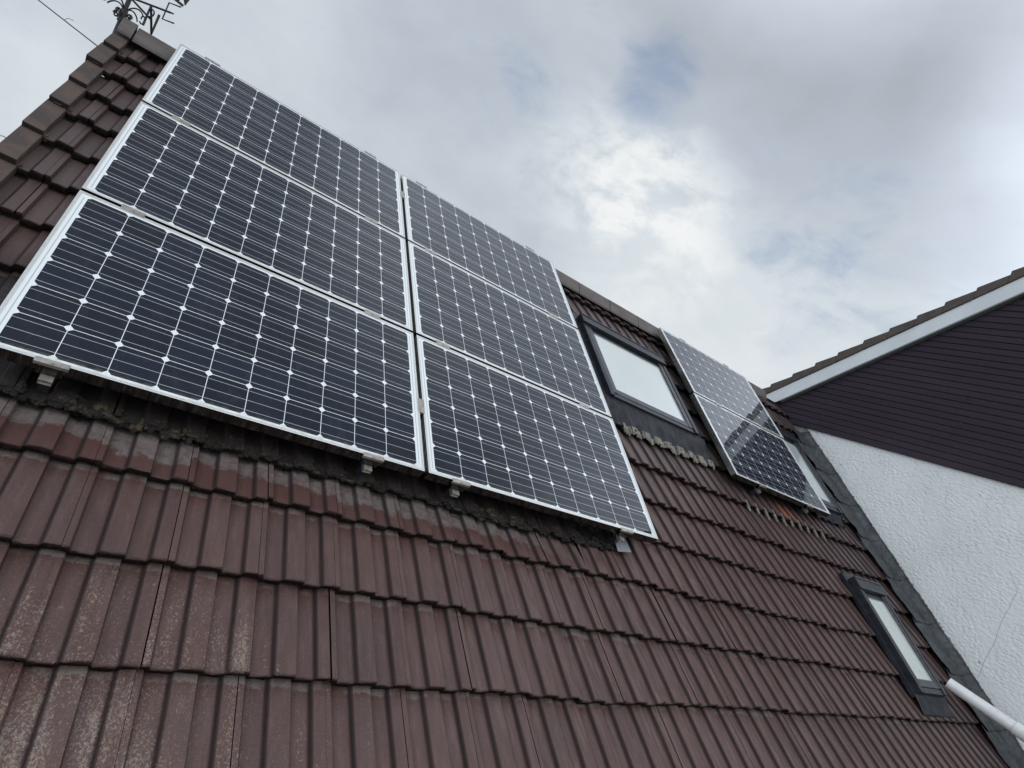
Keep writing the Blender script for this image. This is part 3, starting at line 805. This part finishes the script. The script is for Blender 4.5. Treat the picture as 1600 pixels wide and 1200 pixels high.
# back slope board: rounded lower end
def bargeboard(sign, yend):
    m = MB(); pts = []
    ya = AY; DL, DH = .352, .140
    c_ = math.cos(math.atan(SL)); s_ = math.sin(math.atan(SL))
    top = (yend, topz(yend)-DH); bot_y = yend - sign*.175; bot = (bot_y, topz(bot_y)-DL)
    if sign > 0:
        poly = [(ya, AZ-DL), (ya, AZ-DH), (yend+.0, topz(yend)-DH)]
        # rounded corner towards the lower edge
        A = Vector((yend, topz(yend)-DH)); Cn = Vector((yend-.05, topz(yend-.05)-DL+.015)); B = Vector((yend-.20, topz(yend-.20)-DL))
        for k in range(1, 9):
            q = k/8; p = A*(1-q)**2 + Cn*2*q*(1-q) + B*q*q; poly.append((p.x, p.y))
    else:
        poly = [(ya, AZ-DH), (ya, AZ-DL), (yend, topz(yend)-DL), (yend, topz(yend)-DH)]
    m.prism(poly, XB, XB+.020, 0)
    return NB(m, 'bargeboard', M_barge)
bargeboard(1, 2.80); bargeboard(-1, YB0-.1)
m = MB()
slope_box(m, XB+.002, UW-.012, AY, 2.56, .372, .3525); slope_box(m, XB+.002, UW-.012, AY-.001, YB0-.1, .372, .3525)
NB(m, 'soffit', M_trim)
# roof slopes and verge tiles
m = MB()
slope_box(m, XB+.03, UW+6.0, AY, YB1+.25, .139, .055); slope_box(m, XB+.03, UW+6.0, AY-.001, YB0-.3, .139, .055)
nr = NB(m, 'roof', M_ntile, attr=True)
def verge(ys):
    for a, b in zip(ys[:-1], ys[1:]):
        m = MB(); e = rng.normal(0, .004); x0 = XB-.022+rng.normal(0, .002); r_ = rng.random()
        # a is the lower (front) end of the tile; the upper end tucks under the next
        la, lb = .0+e*.5, .034
        bb = b + (.05 if b > a else -.05)*-1
        P = [(x0, a, topz(a)-.135), (x0+.20, a, topz(a)-.135), (x0+.20, b, topz(b)-.138), (x0, b, topz(b)-.138),
             (x0, a, topz(a)-la+.006), (x0+.20, a, topz(a)-la+.006), (x0+.20, b, topz(b)-lb), (x0, b, topz(b)-lb)]
        m.hexa(P, (r_, 0, 0))
        NB(m, 'verge_tile', M_ntile, nr, bevel=.006, attr=True)
ys = [2.93, 2.775, 2.518, 2.262, 2.020, 1.764, 1.516, 1.268, 1.029, .775, .515, AY+.02]
verge(ys)
verge([YB0-.3+ .26*k for k in range(0, 14)] + [AY-.02])
m = MB(); m.prism([(AY-.12, AZ-.075), (AY-.115, AZ-.05), (AY-.04, AZ+.05), (AY+.04, AZ+.05), (AY+.095, AZ-.04), (AY+.10, AZ-.065), (AY, AZ+.0)], XB-.03, UW+6.0, 0)
NB(m, 'ridge_cap', M_ntile, nr, attr=True)
# the hairline crack in the render
m = MB(); pts = [(-.37, .72), (-.48, .557), (-.465, .47), (-.470, .40), (-.455, .30), (-.452, .20), (-.453, .115), (-.462, .04), (-.448, -.085), (-.440, -.17), (-.444, -.25), (-.443, -.352)]
for (ya, za), (yb, zb) in zip(pts[:-1], pts[1:]):
    ww = .0011
    m.add([(UW-.0012, ya-ww, za+H0), (UW-.0012, ya+ww, za+H0), (UW-.0012, yb+ww, zb+H0), (UW-.0012, yb-ww, zb+H0)], [(0, 1, 2, 3)])
NB(m, 'crack', M_trim)

# ------------------------------------------------------------------ white pipe
pp = empty('pipe', W(6.98, -.665, -.035)); tag(pp, 'thick white plastic pipe running out over the flashing beside the white wall', 'pipe')
pd = Vector((.12, -1.0, -.135)).normalized()
m = MB(); m.tube([pd*-.03, pd*.55], .050, 20); m.build('pipe_length', M_pvc, pp, smooth=True).modifiers.new('e', 'EDGE_SPLIT')
m = MB(); m.tube([pd*.46, pd*.52, pd*.62], .0565, 20); m.build('socket', M_pvc, pp, smooth=True).modifiers.new('e', 'EDGE_SPLIT')
pe = pd*.60; pdn = Vector((.10, -.8, -.6)).normalized()
m = MB(); m.tube([pe, pe+pd*.06, pe+pd*.10+pdn*.05, pe+pd*.10+pdn*.9, pe+pd*.10+pdn*1.0+Vector((0, 0, -1.2))], .051, 20); m.build('elbow', M_pvc, pp, smooth=True)

# ------------------------------------------------------------------ weathervane
VX, VY = -.390, 2.505
wv = empty('weathervane', (VX, VY, 1.55+H0)); tag(wv, 'black wrought iron weathervane with compass letters at the ridge end', 'weathervane')
def zz(z): return z - 1.55
m = MB(); m.tube([(0, 0, zz(1.48)), (0, 0, zz(2.62))], .0135, 8); m.build('post', M_iron, wv)
m = MB(); m.box(.0, .10, -.012, .012, zz(1.60), zz(1.63)); m.box(.0, .10, -.012, .012, zz(1.72), zz(1.75)); m.build('wall_bracket', M_iron, wv)
E_ = Vector((.81, -.59, 0)); N_ = Vector((.50, .866, 0)); ZA = zz(1.922); U_ = Vector((0, 0, 1))
m = MB()
for dr, L in ((E_, .30), (-E_, .30), (N_, .245), (-N_, .245)): m.tube([U_*ZA, U_*ZA + dr*L], .0065, 6)
m.build('arms', M_iron, wv)
def letter(name, strokes, dr, L, s_=.10, rad=.0048):
    m = MB()
    for st in strokes: m.tube([U_*ZA + dr*(L + x*s_) + U_*((y-.5)*s_) for x, y in st], rad, 6)
    m.build(name, M_iron, wv)
letter('letter_e', [[(.75, 1), (0, 1), (0, 0), (.75, 0)], [(0, .5), (.5, .5)]], E_, .262, .115)
letter('letter_w', [[(0, 1), (.2, 0), (.4, .7), (.6, 0), (.8, 1)]], -E_, .27)
letter('letter_n', [[(0, 0), (0, 1), (.7, 0), (.7, 1)]], N_, .19, .145, .0085)
letter('letter_s', [[(.7, .9), (.4, 1), (0, .8), (.2, .55), (.6, .45), (.75, .2), (.4, 0), (0, .1)]], -N_, .25)
def arc(c, r0, a0, a1, dr, n=14, r1=None):
    r1 = r0 if r1 is None else r1; L = []
    for k in range(n+1):
        q = k/n; a = a0+(a1-a0)*q; r_ = r0+(r1-r0)*q
        L.append(c + dr*(r_*math.cos(a)) + U_*(r_*math.sin(a)))
    return L
m = MB()
for dr in (E_, -E_, N_, -N_):
    m.tube(arc(U_*(ZA-.045)+dr*.170, .032, -2.2, 3.6, dr, 16, .016), .0048, 6)
    m.tube(arc(U_*(ZA-.125)+dr*.075, .070, 3.3, .6, dr, 12), .0048, 6)
    m.tube(arc(U_*(ZA-.13)+dr*.045, .024, 0, 7.5, dr, 18, .012), .0055, 6)
m.tube([(0, 0, ZA-.17), (0, 0, ZA-.09)], .021, 8)
m.build('scrolls', M_iron, wv)
# the turning vane: arrow and cockerel tail just above the frame
m = MB(); T_ = Vector((.86, .50, 0)); zv = ZA+.185
side = Vector((-T_.y, T_.x, 0))
def plate(poly):
    k = len(poly); vs = [T_*x + U_*(zv+y) + side*.004 for x, y in poly] + [T_*x + U_*(zv+y) - side*.004 for x, y in poly]
    m.add(vs, [tuple(range(k)), tuple(range(k, 2*k))[::-1]] + [(i, (i+1) % k, (i+1) % k+k, i+k) for i in range(k)])
plate([(-.30, -.008), (.30, -.008), (.30, .008), (-.30, .008)])
plate([(-.38, 0), (-.30, .05), (-.30, -.05)])
plate([(-.02, .01), (.03, .01), (.10, .07), (.16, .04), (.18, .0), (.205, .035), (.22, -.005), (.24, .035), (.26, .0), (.28, .05), (.31, .01), (.33, .10), (.24, .22), (.12, .17), (.02, .16), (-.06, .24), (-.10, .22), (-.12, .17), (-.08, .16), (-.05, .08)])
m.build('vane', M_iron, wv)

# ------------------------------------------------------------------ cable, loose wire, plaster chunk at the left edge
def ray(x, y, dist):
    dd = co.matrix_world.to_3x3() @ Vector(((x-800)/924.43, -(y-600)/924.43, -1)).normalized()
    return co.matrix_world.translation + dd*dist
ca = empty('overhead_cable', ray(178, 92, 7.2)); tag(ca, 'thin dark overhead cable rising away to the upper left from the verge', 'cable')
A = ray(178, 92, 7.2); B = ray(-330, -315, 16)
pts = []
for k in range(25):
    q = k/24; p = A.lerp(B, q) - Vector((0, 0, .25*q*(1-q)*.4)); pts.append(p - A)
m = MB(); m.tube(pts, .0062, 6); m.tube([pts[2]*.55+pts[3]*.45, pts[2]*.5+pts[3]*.5+Vector((.03, 0, .035)), pts[2]*.5+pts[3]*.5+Vector((.075, 0, .040))], .0028, 5)
m.build('cable_run', M_cable, ca)
A = Vector((-.37, 1.05, 5.02+0)); 
wr = empty('loose_wire', ray(24, 232, 5.0)); A = ray(24, 232, 5.0)
m = MB(); m.tube([ray(24, 232, 5.0)-A, ray(14, 219, 5.0)-A, ray(6, 213, 5.0)-A, ray(-8, 209, 5.0)-A, ray(-30, 214, 5.0)-A], .0045, 6)
m.build('wire', M_palewire, wr); tag(wr, 'short pale curved wire sticking out past the verge at the left photo edge', 'wire')

# every top-level object is rooted; done
bpy.context.view_layer.update()
